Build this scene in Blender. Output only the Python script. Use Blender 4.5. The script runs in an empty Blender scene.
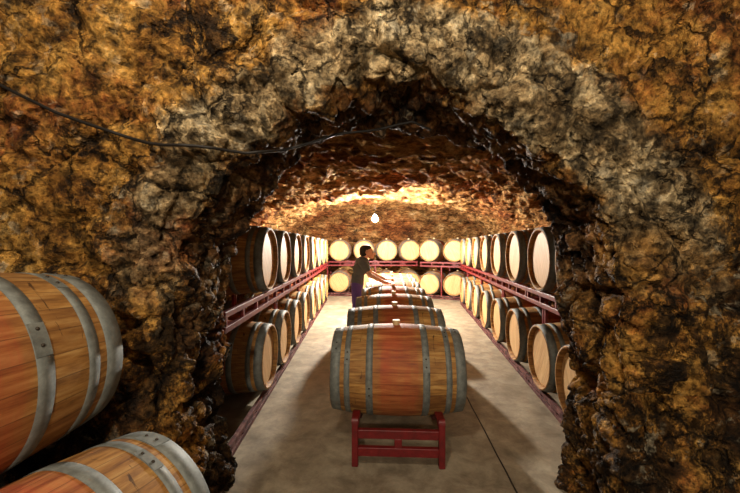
import bpy, bmesh, math, random
from mathutils import Vector, Matrix, noise
from mathutils.bvhtree import BVHTree
random.seed(7)
sc = bpy.context.scene
C = sc.collection
PI = math.pi
F = 345.0      # focal length in pixels of the 740x493 frame
H = 1.45       # eye height

# ------------------------------------------------------------------ helpers
def link(name, me, mat=None, parent=None):
    o = bpy.data.objects.new(name, me)
    C.objects.link(o)
    if mat is not None:
        me.materials.append(mat)
    if parent is not None:
        o.parent = parent
    return o

def from_bm(name, bm, mat=None, parent=None, smooth=False):
    bmesh.ops.recalc_face_normals(bm, faces=bm.faces[:])
    me = bpy.data.meshes.new(name)
    bm.to_mesh(me); bm.free()
    if smooth:
        me.polygons.foreach_set('use_smooth', [True] * len(me.polygons))
    return link(name, me, mat, parent)

def tag(o, label, cat, group=None):
    o['label'] = label; o['category'] = cat
    if group: o['group'] = group
    return o

def struct(o):
    o['kind'] = 'structure'; return o

def empty(name, loc=(0, 0, 0), rz=0.0):
    o = bpy.data.objects.new(name, None)
    o.empty_display_size = .1
    o.location = loc; o.rotation_euler = (0, 0, rz)
    C.objects.link(o); return o

def copy_tree(o, parent=None):
    c = o.copy(); C.objects.link(c)
    if parent is not None: c.parent = parent
    for ch in list(o.children): copy_tree(ch, c)
    return c

def box_bm(bm, cx, cy, cz, sx, sy, sz, bev=.004):
    g = bmesh.ops.create_cube(bm, size=1.0)
    vs = g['verts']
    for v in vs:
        v.co = Vector((cx + v.co.x * sx, cy + v.co.y * sy, cz + v.co.z * sz))
    if bev:
        es = list({e for v in vs for e in v.link_edges})
        bmesh.ops.bevel(bm, geom=es, offset=bev, segments=2, affect='EDGES', profile=.5)

def box(name, cx, cy, cz, sx, sy, sz, mat, parent, bev=.004):
    bm = bmesh.new(); box_bm(bm, cx, cy, cz, sx, sy, sz, bev)
    return from_bm(name, bm, mat, parent)

def sweep(bm, pts, w, h, up=Vector((1, 0, 0))):
    """rectangular bar swept along pts; w measured along 'up' axis, h across."""
    rings = []
    n = len(pts)
    for i, p in enumerate(pts):
        t = (pts[min(i + 1, n - 1)] - pts[max(i - 1, 0)]).normalized()
        s = t.cross(up).normalized()
        rings.append([bm.verts.new(p + up * a * w / 2 + s * b * h / 2) for a, b in ((-1, -1), (1, -1), (1, 1), (-1, 1))])
    for a, b in zip(rings, rings[1:]):
        for k in range(4):
            bm.faces.new((a[k], a[(k + 1) % 4], b[(k + 1) % 4], b[k]))
    bm.faces.new(rings[0][::-1]); bm.faces.new(rings[-1])

def tube(bm, pts, r, seg=8):
    rings = []
    n = len(pts)
    for i, p in enumerate(pts):
        t = (pts[min(i + 1, n - 1)] - pts[max(i - 1, 0)]).normalized()
        a = t.cross(Vector((0, 0, 1)))
        if a.length < 1e-3: a = Vector((1, 0, 0))
        a.normalize(); b = t.cross(a)
        rr = r[i] if isinstance(r, (list, tuple)) else r
        rings.append([bm.verts.new(p + (a * math.cos(q) + b * math.sin(q)) * rr) for q in [2 * PI * k / seg for k in range(seg)]])
    for a, b in zip(rings, rings[1:]):
        for k in range(seg):
            bm.faces.new((a[k], a[(k + 1) % seg], b[(k + 1) % seg], b[k]))
    bm.faces.new(rings[0][::-1]); bm.faces.new(rings[-1])

# ------------------------------------------------------------------ node helpers
class NT:
    def __init__(s, name):
        s.mat = bpy.data.materials.new(name); s.mat.use_nodes = True
        s.t = s.mat.node_tree; s.n = s.t.nodes; s.b = s.n['Principled BSDF']
    def l(s, a, b): s.t.links.new(a, b)
    def new(s, typ, **kw):
        nd = s.n.new(typ)
        for k, v in kw.items(): setattr(nd, k, v)
        return nd
    def put(s, sock, v):
        if isinstance(v, bpy.types.NodeSocket): s.l(v, sock)
        else: sock.default_value = v
    def math(s, op, a, b=0.0, c=0.0, clamp=False):
        nd = s.new('ShaderNodeMath', operation=op); nd.use_clamp = clamp
        s.put(nd.inputs[0], a); s.put(nd.inputs[1], b)
        if len(nd.inputs) > 2: s.put(nd.inputs[2], c)
        return nd.outputs[0]
    def coord(s, which='Object'):
        return s.new('ShaderNodeTexCoord').outputs[which]
    def mapping(s, v, scale=(1, 1, 1), loc=(0, 0, 0), rot=(0, 0, 0)):
        m = s.new('ShaderNodeMapping'); s.l(v, m.inputs[0])
        m.inputs['Scale'].default_value = scale; m.inputs['Rotation'].default_value = rot
        s.put(m.inputs['Location'], loc)
        return m.outputs[0]
    def noise(s, v, scale, detail=6, rough=.6, dist=0.0, out='Fac'):
        nd = s.new('ShaderNodeTexNoise'); s.l(v, nd.inputs['Vector'])
        nd.inputs['Scale'].default_value = scale; nd.inputs['Detail'].default_value = detail
        nd.inputs['Roughness'].default_value = rough; nd.inputs['Distortion'].default_value = dist
        return nd.outputs[out]
    def voro(s, v, scale, feature='F1', out='Distance', rand=1.0):
        nd = s.new('ShaderNodeTexVoronoi', feature=feature); s.l(v, nd.inputs['Vector'])
        nd.inputs['Scale'].default_value = scale; nd.inputs['Randomness'].default_value = rand
        return nd.outputs[out]
    def ramp(s, fac, stops, interp='LINEAR'):
        nd = s.new('ShaderNodeValToRGB'); s.l(fac, nd.inputs[0])
        cr = nd.color_ramp; cr.interpolation = interp
        while len(cr.elements) < len(stops): cr.elements.new(.5)
        for e, (p, c) in zip(cr.elements, stops):
            e.position = p
            e.color = (c, c, c, 1) if isinstance(c, (int, float)) else (*c, 1)
        return nd.outputs[0]
    def step(s, fac, a, b): return s.ramp(fac, [(a, 0.0), (b, 1.0)])
    def mix(s, fac, a, b, blend='MIX'):
        nd = s.new('ShaderNodeMix', data_type='RGBA', blend_type=blend)
        s.put(nd.inputs[0], fac)
        for i, v in ((6, a), (7, b)):
            if isinstance(v, tuple): nd.inputs[i].default_value = (*v, 1)
            else: s.l(v, nd.inputs[i])
        return nd.outputs[2]
    def bump(s, h, strength=.5, dist=.02, normal=None):
        nd = s.new('ShaderNodeBump'); s.l(h, nd.inputs['Height'])
        nd.inputs['Strength'].default_value = strength; nd.inputs['Distance'].default_value = dist
        if normal is not None: s.l(normal, nd.inputs['Normal'])
        return nd.outputs[0]
    def finish(s, col, rough=.8, normal=None, metal=0.0, spec=None):
        s.put(s.b.inputs['Base Color'], (*col, 1) if isinstance(col, tuple) else col)
        s.put(s.b.inputs['Roughness'], rough); s.put(s.b.inputs['Metallic'], metal)
        if spec is not None: s.b.inputs['Specular IOR Level'].default_value = spec
        if normal is not None: s.l(normal, s.b.inputs['Normal'])
        return s.mat

def srgb(r, g, b):
    f = lambda c: (c / 255 / 12.92) if c / 255 <= .04045 else ((c / 255 + .055) / 1.055) ** 2.4
    return (f(r), f(g), f(b))

# ------------------------------------------------------------------ materials
def mat_rock_front():
    m = NT('arch_stone')
    P = m.coord('Object')
    band = m.new('ShaderNodeAttribute', attribute_name='band').outputs['Fac']   # metres from the lip along the face, negative in the reveal
    sep = m.new('ShaderNodeSeparateXYZ'); m.l(P, sep.inputs[0])
    X, Z = sep.outputs[0], sep.outputs[2]
    warp = m.noise(P, 2.2, 4, .6, out='Color')
    Pw = m.mix(.12, P, warp, 'ADD')
    nB = m.noise(Pw, 4.2, 14, .80)
    nC = m.noise(Pw, 16.0, 10, .78)
    nD = m.noise(P, 60.0, 6, .75)
    vD = m.voro(Pw, 34.0)
    patch = m.noise(m.mapping(P, (1, 1, 1), (5.3, 2.1, 7.7)), 2.6, 10, .72)
    och = m.ramp(nB, [(.32, srgb(38, 24, 11)), (.41, srgb(118, 77, 32)), (.48, srgb(174, 124, 56)), (.57, srgb(206, 156, 78)), (.70, srgb(228, 192, 126))])
    rust = m.ramp(nB, [(.32, srgb(30, 16, 9)), (.43, srgb(118, 62, 30)), (.54, srgb(172, 106, 52)), (.72, srgb(212, 156, 88))])
    col = m.mix(m.step(patch, .50, .62), och, rust)
    # blackish patches, more of them lower down the wall
    sx = m.math('ADD', m.noise(m.mapping(P, (1.2, 1.2, .75), (11.0, 0, 3.0)), 1.9, 12, .82), m.math('MULTIPLY', m.math('SUBTRACT', 1.75, Z), .055))
    col = m.mix(m.math('MULTIPLY', m.step(sx, .518, .555), .92), col, m.ramp(nC, [(.35, srgb(14, 9, 6)), (.52, srgb(44, 29, 16)), (.68, srgb(120, 84, 44))]))
    # pale lime mortar following the arch ring, thinning out down the jambs
    zr = m.math('ADD', Z, m.math('MULTIPLY', m.math('SUBTRACT', m.noise(P, 2.4, 6, .7), .5), .9))
    ring = m.math('SUBTRACT', m.math('MULTIPLY', zr, 2.2), 2.55, clamp=True)
    ring2 = m.math('SUBTRACT', m.math('MULTIPLY', zr, 2.6), 2.3, clamp=True)
    bw = m.math('ADD', band, m.math('MULTIPLY', m.math('SUBTRACT', m.noise(P, 3.4, 10, .75), .5), .62))
    side = m.math('MULTIPLY', m.math('ADD', X, .5, clamp=True), .14)
    far = m.math('SUBTRACT', 1.0, m.ramp(m.math('SUBTRACT', bw, side), [(.17, 0.0), (.27, 1.0)]))
    inb = m.math('MULTIPLY', m.math('MULTIPLY', m.math('MULTIPLY', m.math('ADD', bw, .08), 12.0, clamp=True), far), ring)
    lime = m.ramp(nB, [(.34, srgb(52, 40, 24)), (.42, srgb(134, 110, 76)), (.49, srgb(186, 160, 118)), (.56, srgb(218, 194, 150)), (.66, srgb(242, 228, 196))])
    lime = m.mix(m.math('MULTIPLY', m.step(m.noise(P, 5.5, 7, .68), .50, .55), .85), lime, m.ramp(nC, [(.36, srgb(30, 23, 14)), (.5, srgb(92, 74, 48)), (.68, srgb(176, 146, 100))]))
    col = m.mix(inb, col, lime)
    # darker stone colour in the upper reveal
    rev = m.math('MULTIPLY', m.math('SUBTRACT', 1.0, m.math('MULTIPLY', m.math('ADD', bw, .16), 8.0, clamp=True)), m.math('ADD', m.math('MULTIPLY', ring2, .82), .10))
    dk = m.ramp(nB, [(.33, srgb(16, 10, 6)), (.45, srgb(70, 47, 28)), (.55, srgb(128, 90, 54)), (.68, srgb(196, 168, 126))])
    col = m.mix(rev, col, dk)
    ef = m.math('MULTIPLY', m.step(m.noise(P, 11.0, 5, .65), .56, .61), m.step(m.noise(P, 2.0, 4, .6), .46, .6))
    col = m.mix(m.math('MULTIPLY', ef, .5), col, srgb(222, 208, 176))
    # grains and pits
    gn = m.noise(P, 30.0, 3, .6)
    gr = m.ramp(gn, [(.36, .22), (.45, .85), (.54, 1.1), (.64, 1.75)])
    col = m.mix(.9, col, gr, 'MULTIPLY')
    g2n = m.noise(Pw, 10.0, 5, .66)
    g2 = m.ramp(g2n, [(.36, .08), (.44, .60), (.54, 1.1), (.66, 1.5)])
    col = m.mix(.9, col, g2, 'MULTIPLY')
    # hairline cracks between the stones
    wq = m.mix(.22, P, m.noise(P, 5.0, 5, .65, out='Color'), 'ADD')
    ed = m.voro(wq, 4.2, 'DISTANCE_TO_EDGE')
    ck = m.math('MULTIPLY', m.math('SUBTRACT', 1.0, m.step(ed, .010, .045)), m.step(m.noise(P, 3.1, 4, .6), .42, .52))
    col = m.mix(m.math('MULTIPLY', ck, .85), col, srgb(16, 10, 6))
    nor = m.bump(nB, .9, .09)
    nor = m.bump(g2n, .9, .04, nor)
    nor = m.bump(m.math('SUBTRACT', gn, ck), 1.0, .022, nor)
    return m.finish(col, m.ramp(nC, [(.3, .55), (.7, .9)]), nor, spec=.22)

def mat_rock_vault():
    m = NT('cave_rock')
    P = m.coord('Object')
    Pw = m.mix(.15, P, m.noise(P, 1.6, 4, .6, out='Color'), 'ADD')
    Ps = m.mapping(Pw, (.8, 1.9, 2.6))
    nA = m.noise(P, .8, 5, .6)
    nB = m.noise(Ps, 2.4, 14, .80)
    nC = m.noise(Pw, 14.0, 9, .78)
    br = m.ramp(nB, [(.30, srgb(22, 13, 8)), (.42, srgb(92, 60, 32)), (.50, srgb(160, 114, 64)), (.58, srgb(200, 160, 106)), (.70, srgb(232, 210, 170))])
    rd = m.ramp(nB, [(.30, srgb(20, 9, 6)), (.44, srgb(96, 52, 28)), (.56, srgb(166, 104, 56)), (.72, srgb(214, 168, 110))])
    col = m.mix(m.step(nA, .48, .62), br, rd)
    blk = m.step(m.noise(m.mapping(Pw, (.7, 1.4, 1.4), (3, 9, 1)), 1.7, 12, .78), .54, .62)
    col = m.mix(m.math('MULTIPLY', blk, .8), col, m.ramp(nC, [(.3, srgb(16, 10, 7)), (.7, srgb(76, 52, 32))]))
    vg = m.noise(Ps, 8.0, 5, .65)
    col = m.mix(.8, col, m.ramp(vg, [(.36, .15), (.45, .7), (.55, 1.15), (.66, 1.6)]), 'MULTIPLY')
    nor = m.bump(nB, 1.0, .14)
    nor = m.bump(vg, .9, .05, nor)
    return m.finish(col, .9, nor, spec=.12)

def mat_floor():
    m = NT('concrete_floor')
    P = m.coord('Object')
    n1 = m.noise(P, .9, 6, .6); n2 = m.noise(P, 5.5, 10, .7, .3); n3 = m.noise(P, 60, 4, .6)
    col = m.ramp(n2, [(.30, srgb(100, 89, 74)), (.5, srgb(140, 128, 108)), (.68, srgb(168, 156, 134))])
    col = m.mix(m.math('MULTIPLY', m.step(n1, .48, .66), .45), col, srgb(104, 88, 68))
    col = m.mix(m.math('MULTIPLY', m.step(m.noise(P, 2.3, 8, .75, .8), .58, .70), .40), col, srgb(84, 68, 50))
    col = m.mix(m.math('MULTIPLY', m.step(n3, .58, .75), .25), col, srgb(70, 58, 44))
    sep = m.new('ShaderNodeSeparateXYZ'); m.l(P, sep.inputs[0])
    wob = m.math('MULTIPLY', m.math('SUBTRACT', m.noise(P, 3, 3, .5), .5), .012)
    xx = m.math('ADD', sep.outputs[0], wob)
    def joint(u, at, w):
        return m.math('LESS_THAN', m.math('ABSOLUTE', m.math('SUBTRACT', u, at)), w)
    j = m.math('MAXIMUM', joint(m.math('ADD', xx, m.math('MULTIPLY', sep.outputs[1], -.05)), .765, .006), joint(m.math('ADD', xx, m.math('MULTIPLY', sep.outputs[1], .03)), -2.2, .005))
    col = m.mix(j, col, srgb(30, 24, 18))
    hgt = m.math('SUBTRACT', m.math('ADD', m.math('MULTIPLY', n3, .3), n2), j)
    return m.finish(col, m.ramp(n2, [(.3, .5), (.7, .8)]), m.bump(hgt, .35, .006), spec=.3)

def mat_staves():
    m = NT('oak_staves')
    P = m.coord('Object')
    rnd = m.new('ShaderNodeObjectInfo').outputs['Random']
    sep = m.new('ShaderNodeSeparateXYZ'); m.l(P, sep.inputs[0])
    x, y, z = sep.outputs
    ang = m.math('MULTIPLY', m.math('ADD', m.math('ARCTAN2', z, y), PI), 27 / (2 * PI))
    idx = m.math('FLOOR', ang); fr = m.math('SUBTRACT', ang, idx)
    wn = m.new('ShaderNodeTexWhiteNoise', noise_dimensions='2D')
    cmb = m.new('ShaderNodeCombineXYZ'); m.l(idx, cmb.inputs[0]); m.l(m.math('MULTIPLY', rnd, 91.0), cmb.inputs[1])
    m.l(cmb.outputs[0], wn.inputs['Vector']); sv = wn.outputs['Value']
    off = m.new('ShaderNodeCombineXYZ')
    m.l(m.math('MULTIPLY', sv, 7.0), off.inputs[0]); m.l(m.math('MULTIPLY', rnd, 31.0), off.inputs[1]); m.l(m.math('MULTIPLY', sv, 3.0), off.inputs[2])
    add = m.new('ShaderNodeVectorMath', operation='ADD'); m.l(P, add.inputs[0]); m.l(off.outputs[0], add.inputs[1])
    gv = add.outputs[0]
    grain = m.noise(m.mapping(gv, (3, 42, 42)), 1.0, 6, .65, .4)
    blot = m.noise(m.mapping(gv, (1, 3, 3)), 3.0, 6, .65)
    col = m.ramp(grain, [(.32, srgb(104, 72, 36)), (.48, srgb(172, 124, 62)), (.66, srgb(206, 164, 98))])
    col = m.mix(m.math('MULTIPLY', sv, .6), col, srgb(118, 72, 34))
    col = m.mix(m.math('MULTIPLY', m.step(blot, .48, .66), .6), col, srgb(90, 54, 28))
    # wine-stained belly between the bilge hoops, with runs down the sides
    ax = m.math('ABSOLUTE', x)
    run = m.noise(m.mapping(P, (16, 2.2, 2.2), (0, 0, 0)), 1.0, 5, .6, .3)
    edge = m.math('ADD', ax, m.math('MULTIPLY', m.math('SUBTRACT', run, .5), .16))
    red = m.math('SUBTRACT', 1.0, m.ramp(edge, [(.10, 0.0), (.205, 1.0)]))
    hz = m.ramp(m.math('ADD', z, .35), [(.0, .55), (.25, .72), (.62, .95)])
    red = m.math('MULTIPLY', m.math('MULTIPLY', red, hz), m.ramp(run, [(.25, .95), (.6, .55)]))
    col = m.mix(red, col, m.ramp(grain, [(.3, srgb(142, 44, 26)), (.7, srgb(200, 90, 54))]))
    # dark wine drips
    dr = m.noise(m.mapping(P, (30, 5, 5), (4, 1, 2)), 1.0, 5, .7, 1.2)
    zone = m.math('MULTIPLY', m.math('GREATER_THAN', ax, .22), m.math('LESS_THAN', ax, .34))
    col = m.mix(m.math('MULTIPLY', m.math('MULTIPLY', m.step(dr, .64, .68), zone), .8), col, srgb(40, 22, 14))
    seam = m.math('GREATER_THAN', m.math('ABSOLUTE', m.math('SUBTRACT', fr, .5)), .478)
    col = m.mix(m.math('MULTIPLY', seam, .45), col, srgb(44, 24, 12))
    hgt = m.math('SUBTRACT', m.math('MULTIPLY', grain, .5), seam)
    return m.finish(col, m.ramp(grain, [(.3, .6), (.7, .8)]), m.bump(hgt, .35, .004), spec=.4)

def mat_head():
    m = NT('pale_oak_head')
    P = m.coord('Object')
    rnd = m.new('ShaderNodeObjectInfo').outputs['Random']
    rot = m.new('ShaderNodeVectorRotate', rotation_type='X_AXIS'); m.l(P, rot.inputs['Vector'])
    m.l(m.math('MULTIPLY', m.math('SUBTRACT', rnd, .5), 1.2), rot.inputs['Angle'])
    sep = m.new('ShaderNodeSeparateXYZ'); m.l(rot.outputs[0], sep.inputs[0])
    u = m.math('MULTIPLY', m.math('ADD', sep.outputs[1], .31), 1 / .088)
    idx = m.math('FLOOR', u); fr = m.math('SUBTRACT', u, idx)
    wn = m.new('ShaderNodeTexWhiteNoise', noise_dimensions='2D')
    cmb = m.new('ShaderNodeCombineXYZ'); m.l(idx, cmb.inputs[0]); m.l(m.math('MULTIPLY', rnd, 57.0), cmb.inputs[1])
    m.l(cmb.outputs[0], wn.inputs['Vector']); sv = wn.outputs['Value']
    off = m.new('ShaderNodeCombineXYZ'); m.l(m.math('MULTIPLY', sv, 5.0), off.inputs[0]); m.l(m.math('MULTIPLY', rnd, 23.0), off.inputs[2])
    add = m.new('ShaderNodeVectorMath', operation='ADD'); m.l(rot.outputs[0], add.inputs[0]); m.l(off.outputs[0], add.inputs[1])
    g = m.noise(m.mapping(add.outputs[0], (20, 60, 5)), 1.0, 6, .6, .5)
    col = m.ramp(g, [(.25, srgb(176, 134, 86)), (.5, srgb(204, 165, 113)), (.75, srgb(220, 187, 142))])
    col = m.mix(m.math('MULTIPLY', sv, .35), col, srgb(166, 118, 72))
    seam = m.math('GREATER_THAN', m.math('ABSOLUTE', m.math('SUBTRACT', fr, .5)), .48)
    col = m.mix(m.math('MULTIPLY', seam, .6), col, srgb(120, 84, 46))
    return m.finish(col, .6, m.bump(m.math('SUBTRACT', g, seam), .2, .003), spec=.3)

def mat_hoop():
    m = NT('galvanised_hoop')
    P = m.coord('Object')
    n = m.noise(P, 26, 8, .7); n2 = m.noise(P, 5, 6, .65)
    col = m.ramp(n, [(.3, srgb(92, 95, 92)), (.55, srgb(122, 126, 122)), (.75, srgb(150, 152, 146))])
    col = m.mix(m.math('MULTIPLY', m.step(n2, .54, .70), .5), col, srgb(96, 82, 66))
    return m.finish(col, m.ramp(n, [(.3, .55), (.7, .75)]), m.bump(n, .12, .002), metal=.3)

def mat_red():
    m = NT('red_rack_paint')
    P = m.coord('Object')
    n = m.noise(P, 18, 8, .7); n2 = m.noise(P, 60, 6, .7)
    col = m.ramp(n, [(.3, srgb(80, 10, 13)), (.6, srgb(114, 20, 23)), (.8, srgb(132, 42, 42))])
    col = m.mix(m.math('MULTIPLY', m.step(n2, .60, .70), .55), col, srgb(70, 36, 26))
    return m.finish(col, .45, m.bump(n2, .15, .002), spec=.5)

def simple(name, col, rough=.7, metal=0.0, nscale=30, var=.25, spec=.4):
    m = NT(name); P = m.coord('Object'); n = m.noise(P, nscale, 6, .65)
    d = tuple(c * (1 - var) for c in col); b = tuple(min(1, c * (1 + var)) for c in col)
    return m.finish(m.ramp(n, [(.3, d), (.7, b)]), rough, m.bump(n, .15, .003), metal, spec)

def mat_rust():
    m = NT('rusty_rack_steel')
    P = m.coord('Object')
    n = m.noise(P, 14, 8, .75); n2 = m.noise(P, 50, 6, .7)
    col = m.ramp(n, [(.36, srgb(44, 26, 24)), (.52, srgb(92, 46, 44)), (.66, srgb(130, 96, 88))])
    return m.finish(col, .75, m.bump(n2, .3, .004), spec=.25)

M = dict(rust=mat_rust(), front=mat_rock_front(), vault=mat_rock_vault(), floor=mat_floor(), stave=mat_staves(), head=mat_head(),
         hoop=mat_hoop(), red=mat_red(),
         rivet=simple('dark_rivet', srgb(60, 52, 44), .5, .4),
         bung=simple('cream_bung', srgb(214, 186, 140), .55),
         cable=simple('black_cable_sheath', srgb(26, 21, 17), .6),
         timber=simple('rough_timber', srgb(96, 68, 42), .85),
         skin=simple('skin', srgb(200, 148, 116), .55, var=.08), hair=simple('dark_hair', srgb(34, 24, 18), .7),
         shirt=simple('dark_tshirt', srgb(82, 84, 82), .9, var=.12), trouser=simple('purple_blue_trousers', srgb(84, 62, 124), .9, var=.12),
         shoe=simple('brown_shoes', srgb(52, 36, 26), .6),
         brass=simple('lamp_socket', srgb(40, 36, 32), .4))
mb = NT('lit_bulb')
mb.b.inputs['Base Color'].default_value = (1, .95, .85, 1)
mb.b.inputs['Emission Color'].default_value = (1.0, .92, .80, 1)
mb.b.inputs['Emission Strength'].default_value = 9000
M['bulb'] = mb.mat

# ------------------------------------------------------------------ rock relief
def facets(p, sc_, tilt, step_):
    """broken stone: every cell of a voronoi pattern is a tilted face of its own"""
    w = p * sc_ * .9
    q = p * sc_ + Vector((noise.noise(w), noise.noise(w + Vector((5.2, 1.3, 7.1))), noise.noise(w + Vector((2.7, 9.1, 4.4))))) * .35
    d, pt = noise.voronoi(q)
    c = pt[0]
    r = noise.cell_vector(c * 13.7 + Vector((.31, .17, .53))) * 2 - Vector((1, 1, 1))
    gap = min(1.0, (d[1] - d[0]) * 5.0)
    return ((q - c).dot(r) * tilt + r.x * step_) / sc_ - (1 - gap) * .10 / sc_
def relief(p, a=1.0):
    big = noise.fractal(p * .9, 1.0, 2.0, 3)
    rid = noise.ridged_multi_fractal(p * 3.1, .9, 2.1, 5, 1.0, 2.0)
    fine = noise.fractal(p * 15, .8, 2.0, 5)
    return a * (.065 * big + facets(p, 2.3, .13, .07) + facets(p * 1.0 + Vector((7, 3, 5)), 6.0, .24, .11) + facets(p + Vector((1, 8, 2)), 15.0, .30, .15) - .018 * (rid - 1.1) + .011 * fine)

def grid_mesh(name, rows, mat, attr=None):
    n, k = len(rows), len(rows[0])
    vs = [v for r in rows for v in r]
    fs = [(i * k + j, i * k + j + 1, (i + 1) * k + j + 1, (i + 1) * k + j) for i in range(n - 1) for j in range(k - 1)]
    me = bpy.data.meshes.new(name); me.from_pydata([tuple(v) for v in vs], [], fs)
    if attr:
        for an, vals in attr.items():
            at = me.attributes.new(an, 'FLOAT', 'POINT')
            at.data.foreach_set('value', vals)
    me.polygons.foreach_set('use_smooth', [True] * len(me.polygons))
    return link(name, me, mat)

# ------------------------------------------------------------------ arch wall
YF, YB = 1.55, 2.11       # front and back of the thick wall
back_px = [(228,493),(226,400),(228,350),(226,313),(229,296),(225,260),(229,245),(238,232),(244,215),(260,186),(280,165),(305,148),(335,132),(370,122),(410,121),(450,128),(487,147),(508,168),(529,191),(543,208),(559,241),(564,262),(571,299),(572,330),(571,363),(567,417),(565,454),(564,493)]
front_px = [(155,493),(157,400),(156,320),(160,270),(168,235),(178,215),(190,200),(204,180),(212,155),(235,131),(273,104),(300,89),(335,74),(375,68),(420,72),(470,86),(504,106),(534,126),(560,140),(585,165),(602,187),(620,215),(634,250),(640,290),(643,350),(646,420),(648,493)]
def prof(px, d):
    pts = [Vector(((x - 370) * d / F, H - (y - 246.5) * d / F)) for x, y in px]
    pts[0] = Vector((pts[0].x, pts[0].y)); 
    return [Vector((pts[0].x, -.05))] + pts + [Vector((pts[-1].x, -.05))]
def resample(pts, n):
    acc = [0]
    for a, b in zip(pts, pts[1:]): acc.append(acc[-1] + (b - a).length)
    out = []; j = 0
    for i in range(n):
        s = acc[-1] * i / (n - 1)
        while j < len(pts) - 2 and acc[j + 1] < s: j += 1
        t = (s - acc[j]) / max(1e-9, acc[j + 1] - acc[j])
        out.append(pts[j].lerp(pts[j + 1], min(1, t)))
    return out
NP = 620
PF, PB = resample(prof(front_px, YF), NP), resample(prof(back_px, YB), NP)
for P_ in (PF, PB):
    for _ in range(3):
        P_[1:-1] = [(P_[i - 1] + P_[i] * 2 + P_[i + 1]) / 4 for i in range(1, NP - 1)]
ctr = Vector((.14, 1.15))
def outdir(p):
    v = Vector((p.x - ctr.x, max(0.0, p.y - ctr.y)))
    return v.normalized()
rows, band = [], []
ND = 165; NR = 70; FARF = 3.2
cols = []
for i in range(NP):
    f, b = PF[i], PB[i]; o = outdir(f); ob = outdir(b)
    col, bd = [], []
    for k in range(ND, 0, -1):                       # the face, from far outside to the lip
        d = FARF * (k / ND) ** 1.7
        q = f + o * d
        p = Vector((q.x, YF, q.y))
        w = min(1.0, d / .14)
        n = Vector((0, -1, 0)) * (.35 + .65 * w) + Vector((-o.x, 0, -o.y)) * (1 - w) * .65
        p.y += .075 * (1 - w) ** 2
        col.append(p + n.normalized() * (relief(p, .62 + .38 * (1 - min(1, d / .35))) + .03 * (1 - min(1, d / .3)))); bd.append(d)
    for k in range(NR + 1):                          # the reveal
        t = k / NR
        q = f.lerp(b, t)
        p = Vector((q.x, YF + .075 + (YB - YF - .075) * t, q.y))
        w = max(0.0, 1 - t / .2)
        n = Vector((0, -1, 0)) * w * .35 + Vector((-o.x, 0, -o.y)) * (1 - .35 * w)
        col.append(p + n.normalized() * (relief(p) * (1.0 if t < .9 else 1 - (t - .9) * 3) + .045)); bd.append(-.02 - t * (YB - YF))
    e = col[-1]
    for d in (.03, .1, .3, .8, 1.6, 3.2):
        q = Vector((e.x, e.z)) + ob * d
        col.append(Vector((q.x, YB, q.y))); bd.append(-.6)
    cols.append(col); band += bd
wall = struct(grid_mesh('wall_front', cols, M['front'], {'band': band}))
bv = BVHTree.FromPolygons([v.co.copy() for v in wall.data.vertices], [tuple(p.vertices) for p in wall.data.polygons])
def on_wall(x, y, lift=.014):
    d = Vector(((x - 370) / F, 1, -(y - 246.5) / F)).normalized()
    hit, nrm, _, _ = bv.ray_cast(Vector((0, 0, H)), d)
    if hit is None: return None
    if nrm.dot(d) > 0: nrm = -nrm
    return hit + nrm * lift

# ------------------------------------------------------------------ vault, cellar walls, floor
Y0, Y1 = YB - .02, 11.35
def xl(y): return -2.12 - .03 * (y - 3)
def xr(y): return 2.80 + .122 * (y - 3.2)
def crown(y): return 2.42 + .03 * (y - 2)
SPR = 1.45
NY, NU = 230, 230
def vault_base(u, y):
    a, b = xl(y), xr(y); c, hw = (a + b) / 2, (b - a) / 2
    cr = crown(y)
    if u < .14: return Vector((a, y, SPR * u / .14)), Vector((1, 0, 0))
    if u > .86: return Vector((b, y, SPR * (1 - u) / .14)), Vector((-1, 0, 0))
    th = PI * (u - .14) / .72
    e = 2 / 2.3
    cx = math.copysign(abs(math.cos(th)) ** e, -math.cos(th)); cz = abs(math.sin(th)) ** e
    return Vector((c + cx * hw, y, SPR + cz * (cr - SPR))), Vector((-cx * .7, 0, -cz)).normalized()
def vrelief(p):
    q = Vector((p.x * .8, p.y * 1.5, p.z * 1.5))
    s = Vector((p.x * .5, p.y * 2.2, p.z * 3.0))
    st = noise.ridged_multi_fractal(s * 1.1, .9, 2.1, 5, 1.0, 2.0)
    return 1.5 * relief(q) - .05 * (st - 1.1) + .08 * noise.fractal(p * .6, 1, 2, 2)
grid = []
for i in range(NU + 1):
    u = i / NU; row = []
    for j in range(NY + 1):
        y = Y0 + (Y1 - Y0) * j / NY
        p, n = vault_base(u, y)
        amp = 1.0 if .17 < u < .83 else .35
        row.append(p + n * (vrelief(p) * amp - (0.0 if .17 < u < .83 else .02)))
    grid.append(row)
ia, ib = int(.14 * NU), int(.86 * NU) + 1
struct(grid_mesh('wall_left', grid[:ia + 1], M['vault']))
struct(grid_mesh('ceiling', grid[ia:ib + 1], M['vault']))
struct(grid_mesh('wall_right', grid[ib:], M['vault']))
# the end wall of the cellar
rowsb = []
for i in range(61):
    z = -.05 + 3.1 * i / 60; row = []
    for j in range(141):
        x = -2.9 + 7.2 * j / 140
        p = Vector((x, Y1 - .12, z))
        row.append(p + Vector((0, -1, 0)) * (vrelief(p) * .8 if z > 1.5 else vrelief(p) * .25 - .02))
    rowsb.append(row)
struct(grid_mesh('wall_back', rowsb, M['vault']))
bm = bmesh.new()
bmesh.ops.create_grid(bm, x_segments=40, y_segments=60, size=1)
for v in bm.verts:
    v.co = Vector((v.co.x * 5.0 + .3, 4.0 + v.co.y * 8.0, 0))
struct(from_bm('floor', bm, M['floor']))

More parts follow.
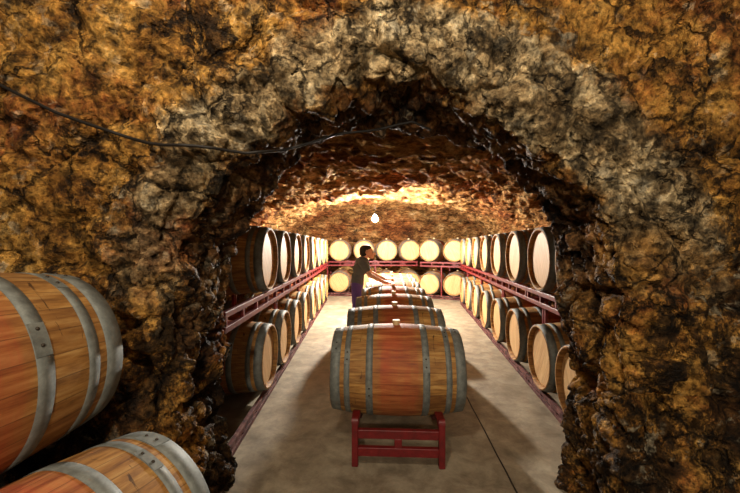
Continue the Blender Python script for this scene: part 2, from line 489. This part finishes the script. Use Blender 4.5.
# ------------------------------------------------------------------ barrel
R0, RC, HL = .335, .293, .475
def rad(t): return R0 - (R0 - RC) * (t / HL) ** 2
SEG = 80
def lathe(prof_, seg=SEG, closed=False):
    bm = bmesh.new(); rings = []
    for t, r in prof_:
        rings.append([bm.verts.new((t, r * math.cos(a), r * math.sin(a))) for a in [2 * PI * k / seg for k in range(seg)]])
    pairs = list(zip(rings, rings[1:]))
    if closed: pairs.append((rings[-1], rings[0]))
    for a, b in pairs:
        for k in range(seg):
            bm.faces.new((a[k], a[(k + 1) % seg], b[(k + 1) % seg], b[k]))
    return bm, rings
def make_barrel(detail=False):
    root = empty('wine_barrel')
    n = 24
    outer = [(-HL + 2 * HL * i / n, rad(-HL + 2 * HL * i / n)) for i in range(n + 1)]
    ri = .262
    pr = [(-HL + .075, ri + .003), (-HL + .004, ri + .012), (-HL, ri + .016), (-HL, RC - .004)] + outer[1:-1] + [(HL, RC - .004), (HL, ri + .016), (HL - .004, ri + .012), (HL - .075, ri + .003)]
    # close the inside so that the staves are a solid wall of wood
    pr += [(HL * .6, .29), (0, .305), (-HL * .6, .29)]
    bm, _ = lathe(pr, closed=True)
    st = from_bm('staves', bm, M['stave'], root, True); st.location = (0, 0, R0)
    for s in (-1, 1):
        a, b = s * (HL - .034), s * (HL - .058)
        bm, rings = lathe([(a, .02), (a, .22), (a - s * .001, .250), (a - s * .010, ri + .006), (b, ri + .006), (b, .02)])
        bm.faces.new(rings[0]); bm.faces.new(rings[-1])
        h = from_bm('head', bm, M['head'], root); h.location = (0, 0, R0)
    for t, w in ((.196, .048), (.352, .040), (.4365, .070)):
        for s in (-1, 1):
            t0, t1 = t - w / 2, t + w / 2
            pr = [(s * t0, rad(t0) - .001), (s * t0, rad(t0) + .0022), (s * t, rad(t) + .0028), (s * t1, rad(t1) + .0022), (s * t1, rad(t1) - .001)]
            bm, _ = lathe(pr, closed=True)
            # riveted overlap: the lapped strip and two rivets
            ang = 1.1 + 1.7 * (t * 10 % 1) + (0 if s > 0 else .6)
            h = from_bm('hoop', bm, M['hoop'], root, True); h.location = (0, 0, R0)
            if not detail: continue
            bm = bmesh.new()
            a0, a1 = ang - .16, ang + .16
            q = []
            for a in [a0 + (a1 - a0) * k / 8 for k in range(9)]:
                q.append([bm.verts.new((s * tt, r_ * math.cos(a), r_ * math.sin(a))) for tt, r_ in ((t0 + .001, rad(t0) + .0015), (t0 + .001, rad(t0) + .0042), (t1 - .001, rad(t1) + .0042), (t1 - .001, rad(t1) + .0015))])
            for u_, v_ in zip(q, q[1:]):
                for k in range(4): bm.faces.new((u_[k], u_[(k + 1) % 4], v_[(k + 1) % 4], v_[k]))
            bm.faces.new(q[0]); bm.faces.new(q[-1])
            from_bm('lap_joint', bm, M['hoop'], h)
            for da in (-.10, .06):
                c = Vector((s * t, (rad(t) + .004) * math.cos(ang + da), (rad(t) + .004) * math.sin(ang + da)))
                bm = bmesh.new(); bmesh.ops.create_icosphere(bm, subdivisions=2, radius=.006, matrix=Matrix.Translation(c))
                from_bm('rivet', bm, M['rivet'], h, True)
    bm = bmesh.new()
    bmesh.ops.create_cone(bm, cap_ends=True, segments=20, radius1=.025, radius2=.031, depth=.045, matrix=Matrix.Translation((0, 0, R0 + .014)))
    bmesh.ops.bevel(bm, geom=[e for e in bm.edges if e.calc_length() < .012], offset=.004, segments=2, affect='EDGES')
    bg = from_bm('bung', bm, M['bung'], root); bg.location = (0, 0, R0)
    return root
proto = make_barrel()
proto_fine = make_barrel(True)
used = set()
def barrel(x, y, axis_h, rz, label, group, fine=False):
    src = proto_fine if fine else proto
    o = src if src not in used else copy_tree(src)
    used.add(src)
    o.location = (x, y, axis_h - R0); o.rotation_euler = (0, 0, rz)
    tag(o, label, 'wine barrel', group)
    return o
ORD = ['first', 'second', 'third', 'fourth', 'fifth', 'sixth', 'seventh', 'eighth']

# ------------------------------------------------------------------ central row on red stands
AX = .512
def make_stand():
    root = empty('barrel_stand')
    for sx in (-1, 1):
        x = sx * .285
        for sy in (-1, 1):
            bm = bmesh.new()
            box_bm(bm, x, sy * .395, .148, .042, .045, .296, .006)
            # rounded cap of the post
            bmesh.ops.create_cone(bm, cap_ends=True, segments=24, radius1=.0225, radius2=.0225, depth=.042,
                                  matrix=Matrix.Translation((x, sy * .395, .296)) @ Matrix.Rotation(PI / 2, 4, 'Y'))
            from_bm('leg', bm, M['red'], root)
        rr = rad(.285) + .0055 + .016
        pts = []
        for k in range(25):
            a = math.radians(222 + 96 * k / 24)
            pts.append(Vector((x, rr * math.cos(a), AX + rr * math.sin(a))))
        pts = [Vector((x, -.395, .285))] + pts + [Vector((x, .395, .285))]
        bm = bmesh.new(); sweep(bm, pts, .05, .03)
        from_bm('cradle', bm, M['red'], root)
    for sy in (-1, 1):
        for z, h in ((.214, .058), (.098, .058)):
            box('cross_rail', 0, sy * .395, z, .53, .034, h, M['red'], root)
        box('spacer', 0, sy * .395, .156, .05, .030, .062, M['red'], root)
    return root
stand0 = make_stand()
def cx_row(y): return .205 + .056 * (y - 2.7)
for k in range(7):
    y = 2.67 + .86 * k; x = cx_row(y)
    where = 'of the central row, counted from the arch' if k else ''
    lab = 'wine-stained oak barrel at the front of the central row, nearest the arch' if k == 0 else f'{ORD[k]} wine-stained oak barrel {where}'
    barrel(x, y, AX, 0.0 if k else -.045, lab, 'barrels in the central row', k == 0)
    s = stand0 if k == 0 else copy_tree(stand0)
    s.location = (x, y, 0); s.rotation_euler = (0, 0, -.045 if k == 0 else 0)
    tag(s, 'red steel barrel stand under the frontmost barrel of the central row' if k == 0 else f'red steel stand under the {ORD[k]} barrel of the central row', 'barrel stand', 'stands under the central row')

# ------------------------------------------------------------------ racks and barrels along the walls
AU, AL = 1.33, .41
def make_rack(L, upper, posts):
    """local frame: x runs along the row (0..L), +y goes away from the barrel heads (0 = head plane); posts = (x, y of the front one)."""
    root = empty('barrel_rack')
    top = (AU if upper else AL) - .310
    z1 = top - .02; z2 = .90 if upper else .022
    for yy in (.045, .905):
        box('rail', L / 2, yy, z1, L, .034, .04, M['red' if upper else 'rust'], root, .003)
        box('rail', L / 2, yy, z2, L, .034, .04 if upper else .036, M['red' if upper else 'rust'], root, .003)
        n = max(3, round(L / .36) + 1)
        for k in range(n):
            box('spacer', .03 + (L - .06) * k / (n - 1), yy, (z1 + z2) / 2, .034, .028, z1 - z2 - .03, M['red' if upper else 'rust'], root, .002)
    if upper:
        zt = z2
        for px, py in posts:
            zb = AL - .3095 if py < .1 else .041
            for yy in (py, .95 - py):
                box('post', px, yy, (zt + zb) / 2, .036, .030, zt - zb, M['red' if upper else 'rust'], root, .003)
    for px in (.03, L - .03):
        box('tie_bar', px, .475, z2, .034, .83, .034, M['red' if upper else 'rust'], root, .003)
    return root
def rack_at(p, rz, L, upper, label, group, posts=None):
    r = make_rack(L, upper, posts or [(.026, .22), (L - .026, .22)])
    r.location = (p.x, p.y, 0); r.rotation_euler = (0, 0, rz)
    tag(r, label, 'barrel rack', group)

RACKORD = ['nearest the arch', 'second from the arch', 'third from the arch', 'farthest from the arch']

# right row
SR = .122
aR = math.atan(SR)                       # the row leans outward with distance
rowR = Vector((math.sin(aR), math.cos(aR))); inR = Vector((math.cos(aR), -math.sin(aR)))
ysR = [2.565] + [3.25 + .83 * k for k in range(7)]
for lev, ah in (('upper', AU), ('lower', AL)):
    for k, y in enumerate(ysR):
        hp = Vector((1.572 + SR * (y - 3.2), y)); c = hp + inR * HL
        lab = (f'oak barrel on the {lev} right-hand rack, mostly hidden behind the right jamb of the arch' if k == 0
               else f'pale-headed oak barrel on the {lev} right-hand rack, {ORD[k-1]} in full view from the arch')
        # local -x end faces the aisle
        barrel(c.x, c.y, ah, -aR, lab, f'barrels on the {lev} right rack')
edgesR = [2.18, 3.665, 5.325, 6.985, 8.645]
for lev in ('upper', 'lower'):
    for k in range(4):
        y0, y1 = edgesR[k] + .004, edgesR[k + 1] - .004
        p0 = Vector((1.572 + SR * (y0 - 3.2), y0)); p1 = Vector((1.572 + SR * (y1 - 3.2), y1))
        # x along the row backwards so that +y local points into the wall
        rack_at(p1, math.atan2((p0 - p1).y, (p0 - p1).x), (p1 - p0).length, lev == 'upper',
                f'red-brown steel {lev} barrel rack along the right wall, {RACKORD[k]}', f'{lev} racks along the right wall',
                [(.026, .22), ((p1 - p0).length - .026, .05 if k == 0 else .22)])
# left row
SL = -.03
aL = math.atan(SL)
inL = Vector((-math.cos(aL), math.sin(aL)))
ysL = [3.28, 3.97, 4.76, 5.55, 6.45, 7.28, 8.15, 8.95]
for lev, ah in (('upper', AU), ('lower', AL)):
    for k, y in enumerate(ysL):
        hp = Vector((-.94 + SL * (y - 3.2), y)); c = hp + inL * HL
        lab = f'oak barrel on the {lev} left-hand rack, ' + ('nearest the arch' if k == 0 else f'{ORD[k]} from the arch' if k < 7 else 'last before the end row')
        barrel(c.x, c.y, ah, -aL + PI, lab, f'barrels on the {lev} left rack')
edgesL = [2.24, 4.365, 6.0, 7.715, 9.33]
for lev in ('upper', 'lower'):
    for k in range(4):
        y0, y1 = edgesL[k] + .004, edgesL[k + 1] - .004
        p0 = Vector((-.94 + SL * (y0 - 3.2), y0)); p1 = Vector((-.94 + SL * (y1 - 3.2), y1))
        rack_at(p0, math.atan2((p1 - p0).y, (p1 - p0).x), (p1 - p0).length, lev == 'upper',
                f'red-brown steel {lev} barrel rack along the left wall, {RACKORD[k]}', f'{lev} racks along the left wall')
# end row, facing the camera
xe = [-.90, -.18, .50, 1.18]; YE = 10.06
EN = ['leftmost', 'second from the left', 'third from the left', 'fourth from the left']
for lev, ah in (('upper', AU), ('lower', AL)):
    for k, x in enumerate(xe):
        barrel(x, YE + HL, ah, PI / 2, f'oak barrel facing the arch on the {lev} end rack, {EN[k]}', f'barrels on the {lev} end rack')
for lev in ('upper', 'lower'):
    rack_at(Vector((-1.27, YE)), 0, 2.67, lev == 'upper', f'red steel {lev} barrel rack across the far end wall', f'racks across the far end', [(.026, .05), (1.27 + .16, .05)])
# two barrels turned across the far right corner
aC = math.radians(28); dC = Vector((math.sin(aC), math.cos(aC))); lC = Vector((math.cos(aC), -math.sin(aC)))
pC = [Vector((1.64, 9.62)), Vector((1.64, 9.62)) + lC * .69]
for lev, ah in (('upper', AU), ('lower', AL)):
    for k, p in enumerate(pC):
        c = p + dC * HL
        barrel(c.x, c.y, ah, PI / 2 - aC, f'oak barrel turned across the far right corner, {lev} tier, {"left" if k == 0 else "right"} of the pair', f'corner barrels, {lev} tier')
    q0 = pC[0] - lC * .27
    rack_at(q0, -aC, 1.33, lev == 'upper', f'red steel {lev} barrel rack turned across the far right corner', 'racks in the far right corner', [(.27 + .345, .05), (1.304, .14)])

# ------------------------------------------------------------------ stacked barrels in front of the left wall
FG = 'stacked barrels in front of the arch'
tU, tL = math.radians(77.0), math.radians(73.0)
fg = [(-1.330, .915, 1.040, tU, 'large oak barrel resting on top of the stack at left, in front of the arch'),
      (-.968, .863, .447, tL, 'oak barrel in the bottom left corner of the photo, lowest beside the left jamb'),
      (-1.70, .87, .447, tL, 'oak barrel in shadow under the top barrel of the left stack')]
for x, y, h, t, lab in fg:
    barrel(x, y, h, t, lab, FG, True)
for s, nm in ((-1, 'front'), (1, 'rear')):
    d = Vector((math.cos(tL), math.sin(tL))) * s * .29
    bm = bmesh.new(); box_bm(bm, 0, 0, .055, 1.35, .08, .110, .006)
    o = from_bm('timber_bearer', bm, M['timber'])
    o.location = (-1.347 + d.x, .91 + d.y, 0); o.rotation_euler = (0, 0, tL - PI / 2)
    tag(o, f'rough timber beam on the floor under the {nm} ends of the left stacked barrels', 'timber beam')

# ------------------------------------------------------------------ cables and the lamp
ceil_o = bpy.data.objects['ceiling']
bc = BVHTree.FromPolygons([v.co.copy() for v in ceil_o.data.vertices], [tuple(p.vertices) for p in ceil_o.data.polygons])
wp = [(-12, 79), (0, 85), (28, 99), (55, 112), (82, 122), (109, 131), (130, 138), (148, 143), (164, 145), (180, 145), (196, 146), (213, 148), (230, 151), (246, 153), (272, 151), (300, 148), (318, 141), (333, 135), (352, 132), (369, 131), (385, 128), (400, 124), (413, 122), (431, 130), (450, 136)]
ray_d, ray_t = [], []
for (xa, ya), (xb, yb) in zip(wp, wp[1:]):
    for k in range(4):
        x_, y_ = xa + (xb - xa) * k / 4, ya + (yb - ya) * k / 4
        d_ = Vector(((x_ - 370) / F, 1, -(y_ - 246.5) / F)).normalized()
        hit = bv.ray_cast(Vector((0, 0, H)), d_)[0]
        if hit is not None and (hit.y < 2.08 or not ray_t):
            ray_d.append(d_); ray_t.append((hit - Vector((0, 0, H))).length)
n_ = len(ray_t)
tmin = [min(ray_t[max(0, i - 3):i + 4]) - .032 for i in range(n_)]
tsm = tmin[:]
for _ in range(30):
    tsm = [tsm[0]] + [(tsm[i - 1] + 2 * tsm[i] + tsm[i + 1]) / 4 for i in range(1, n_ - 1)] + [tsm[-1]]
    tsm = [min(a, b) for a, b in zip(tsm, tmin)]
pts = [Vector((0, 0, H)) + d_ * t_ for d_, t_ in zip(ray_d, tsm)][::2]
def smooth_path(p, n=6):
    out = []
    for i in range(len(p) - 1):
        a, b, c, d = p[max(i - 1, 0)], p[i], p[i + 1], p[min(i + 2, len(p) - 1)]
        for k in range(n):
            t = k / n
            out.append(.5 * ((2 * b) + (c - a) * t + (2 * a - 5 * b + 4 * c - d) * t * t + (3 * b - a - 3 * c + d) * t ** 3))
    return out + [p[-1]]
bm = bmesh.new(); sp = smooth_path(pts); tube(bm, sp, .0068)
tag(from_bm('power_cable', bm, M['cable'], None, True), 'black electric cable sagging across the stone wall and into the arch', 'cable')

LX, LY, LZ = .106, 7.3, 2.05
lamp = empty('pendant_lamp', (LX, LY, LZ))
bm = bmesh.new()
prb = [(-.080, .006), (-.075, .028), (-.058, .049), (-.030, .060), (-.005, .058), (.018, .046), (.040, .026), (.055, .017), (.062, .016)]
rings = [[bm.verts.new((r * math.cos(a), r * math.sin(a), z)) for a in [2 * PI * k / 32 for k in range(32)]] for z, r in prb]
for a, b in zip(rings, rings[1:]):
    for k in range(32): bm.faces.new((a[k], a[(k + 1) % 32], b[(k + 1) % 32], b[k]))
bm.faces.new(rings[0]); bm.faces.new(rings[-1])
from_bm('bulb', bm, M['bulb'], lamp, True)
bm = bmesh.new()
bmesh.ops.create_cone(bm, cap_ends=True, segments=20, radius1=.022, radius2=.015, depth=.06, matrix=Matrix.Translation((0, 0, .092)))
from_bm('socket', bm, M['brass'], lamp, True)
bm = bmesh.new(); tube(bm, [Vector((0, 0, .115)), Vector((.004, .002, .3)), Vector((0, 0, .62))], .004)
from_bm('cord', bm, M['cable'], lamp, True)
tag(lamp, 'bare lit bulb hanging on a cord from the cellar vault', 'lamp')

# ------------------------------------------------------------------ person leaning over the row
def blob(name, caps, mat, parent, voxel=.009, smooth=4):
    bm = bmesh.new()
    for a, b, ra, rb in caps:
        a, b = Vector(a), Vector(b)
        n = max(2, int((b - a).length / (min(ra, rb) * .35)) + 1)
        for k in range(n + 1):
            t = k / n
            bmesh.ops.create_icosphere(bm, subdivisions=2, radius=ra + (rb - ra) * t, matrix=Matrix.Translation(a.lerp(b, t)))
    me = bpy.data.meshes.new(name); bm.to_mesh(me); bm.free()
    tmp = bpy.data.objects.new('tmp', me); C.objects.link(tmp)
    r = tmp.modifiers.new('r', 'REMESH'); r.mode = 'VOXEL'; r.voxel_size = voxel
    s = tmp.modifiers.new('s', 'SMOOTH'); s.factor = .5; s.iterations = smooth
    dg = bpy.context.evaluated_depsgraph_get(); dg.update()
    me2 = bpy.data.meshes.new_from_object(tmp.evaluated_get(dg))
    bpy.data.objects.remove(tmp); bpy.data.meshes.remove(me)
    me2.name = name
    me2.polygons.foreach_set('use_smooth', [True] * len(me2.polygons))
    me2.materials.clear()
    return link(name, me2, mat, parent)
PX, PY = -.208, 5.68
man = empty('person', (PX, PY, 0))
# local frame: x = the way he faces, y = away from camera
hip = [(-.01, -.080, .84), (-.01, .080, .84)]
knee = [(-.01, -.085, .45), (-.02, .085, .45)]
ank = [(-.06, -.09, .08), (-.05, .09, .08)]
chest = (.075, 0, 1.17); neck = (.115, 0, 1.27)
sh = [(.085, -.185, 1.205), (.085, .185, 1.205)]
elb = [(.205, -.255, 1.0), (.215, .255, 1.0)]
wri = [(.430, -.285, .888), (.440, .30, .898)]
hd = (.245, 0, 1.345)
body = []
for s in (0, 1):
    body += [(hip[s], knee[s], .075, .052), (knee[s], ank[s], .052, .036), (ank[s], (ank[s][0] + .14, ank[s][1], .035), .036, .028)]
    body += [(sh[s], elb[s], .048, .040), (elb[s], wri[s], .040, .026)]
    # hand: palm, four fingers, thumb
    w = Vector(wri[s]); inn = 1 if s == 0 else -1
    pm = w + Vector((.055, .01 * inn, -.012))
    body += [(w, pm, .026, .024)]
    for f, (dy, ln) in enumerate(((.030, .072), (.010, .082), (-.010, .076), (-.030, .060))):
        b0 = pm + Vector((.018, dy * inn, .004)); b1 = b0 + Vector((ln * .55, dy * .25 * inn, -.006)); b2 = b1 + Vector((ln * .42, 0, -.016))
        body += [(b0, b1, .0098, .009), (b1, b2, .009, .0078)]
    b0 = w + Vector((.025, .026 * inn, -.006)); b1 = b0 + Vector((.035, .026 * inn, -.006)); b2 = b1 + Vector((.030, .006 * inn, -.010))
    body += [(b0, b1, .012, .011), (b1, b2, .011, .009)]
body += [((0, -.05, .88), (0, .05, .88), .10, .10), ((.01, -.04, .95), (.01, .04, .95), .095, .095), ((.04, -.06, 1.08), (.04, .06, 1.08), .10, .10),
         (chest, (.085, 0, 1.20), .10, .09), (sh[0], sh[1], .058, .058), ((.09, 0, 1.22), neck, .062, .054)]
# head, tipped forward on the neck: cranium, face, jaw, nose, brow, lips, ears
HO = Vector((-.085, 0, .0)); HS = 1.1
def hp_(p): return Vector((.225, 0, 1.31)) + (Vector(p) - Vector((.225, 0, 1.31))) * HS + HO
def headcaps(l): return [(hp_(a), hp_(b), ra * HS, rb * HS) for a, b, ra, rb in l]
body += [(neck, hp_((.225, 0, 1.31)), .056, .058)]
body += headcaps([((.225, 0, 1.375), (.255, 0, 1.365), .080, .078), ((.27, 0, 1.335), (.295, 0, 1.315), .062, .055), ((.30, 0, 1.29), (.312, 0, 1.285), .042, .036),
         ((.345, 0, 1.345), (.362, 0, 1.325), .011, .015), ((.322, -.03, 1.366), (.322, .03, 1.366), .017, .017), ((.338, -.016, 1.298), (.338, .016, 1.298), .010, .010),
         ((.232, -.080, 1.352), (.238, -.082, 1.335), .016, .013), ((.232, .080, 1.352), (.238, .082, 1.335), .016, .013)])
blob('body', body, M['skin'], man, .0062, 3)
blob('hair', headcaps([((.205, 0, 1.384), (.245, 0, 1.388), .080, .076), ((.19, -.02, 1.345), (.19, .02, 1.345), .064, .064), ((.20, -.05, 1.370), (.20, .05, 1.370), .042, .042)]), M['hair'], man, .008, 3)
for s in (-1, 1):
    blob('eye', headcaps([((.333, s * .028, 1.352), (.335, s * .028, 1.352), .0095, .0095)]), M['hair'], man, .003, 2)
shirt = [((0, -.06, .875), (0, .06, .875), .112, .112), ((.01, -.055, .95), (.01, .055, .95), .110, .110), ((.045, -.08, 1.08), (.045, .08, 1.08), .122, .122),
         (chest, (.085, 0, 1.19), .124, .110), (sh[0], sh[1], .074, .074), ((.09, 0, 1.215), (.10, 0, 1.24), .078, .066)]
for s in (0, 1):
    mid = Vector(sh[s]).lerp(Vector(elb[s]), .62)
    shirt += [(sh[s], mid, .066, .060)]
blob('shirt', shirt, M['shirt'], man, .010, 4)
tr = [((0, -.05, .83), (0, .05, .83), .110, .110)]
for s in (0, 1):
    tr += [(hip[s], knee[s], .095, .072), (knee[s], (ank[s][0], ank[s][1], .10), .072, .058)]
blob('trousers', tr, M['trouser'], man, .011, 4)
for s in (0, 1):
    a = ank[s]
    blob('shoe', [((a[0] - .03, a[1], .048), (a[0] + .05, a[1], .046), .046, .044), ((a[0] + .05, a[1], .046), (a[0] + .17, a[1], .040), .044, .036)], M['shoe'], man, .009, 3)
tag(man, 'person in dark grey T-shirt and purple trousers leaning over the central barrels', 'person')

# ------------------------------------------------------------------ light
def point(name, loc, power, col, r):
    l = bpy.data.lights.new(name, 'POINT'); l.energy = power; l.color = col; l.shadow_soft_size = r
    o = bpy.data.objects.new(name, l); o.location = loc; C.objects.link(o)
point('ceiling_lamp_light', (-.40, .30, 3.3), 125, (1.0, .82, .60), .10)
point('room_lamp_light', (-.05, -2.7, 2.5), 370, (1.0, .86, .66), .12)
point('side_lamp_light', (1.15, -2.0, 2.7), 22, (1.0, .86, .66), .10)
w = bpy.data.worlds.new('World'); sc.world = w; w.use_nodes = True
w.node_tree.nodes['Background'].inputs[0].default_value = (1.0, .82, .60, 1)
w.node_tree.nodes['Background'].inputs[1].default_value = .08

# ------------------------------------------------------------------ camera
cam = bpy.data.cameras.new('camera'); co = bpy.data.objects.new('camera', cam); C.objects.link(co)
cam.sensor_width = 36.0; cam.lens = F / 740 * 36.0; cam.clip_start = .02
co.location = (0, 0, H); co.rotation_euler = (PI / 2, 0, 0)
sc.camera = co
sc.view_settings.view_transform = 'Standard'
sc.view_settings.look = 'None'
sc.view_settings.exposure = 0.0
sc.view_settings.gamma = 1.0
sc.view_settings.use_curve_mapping = False
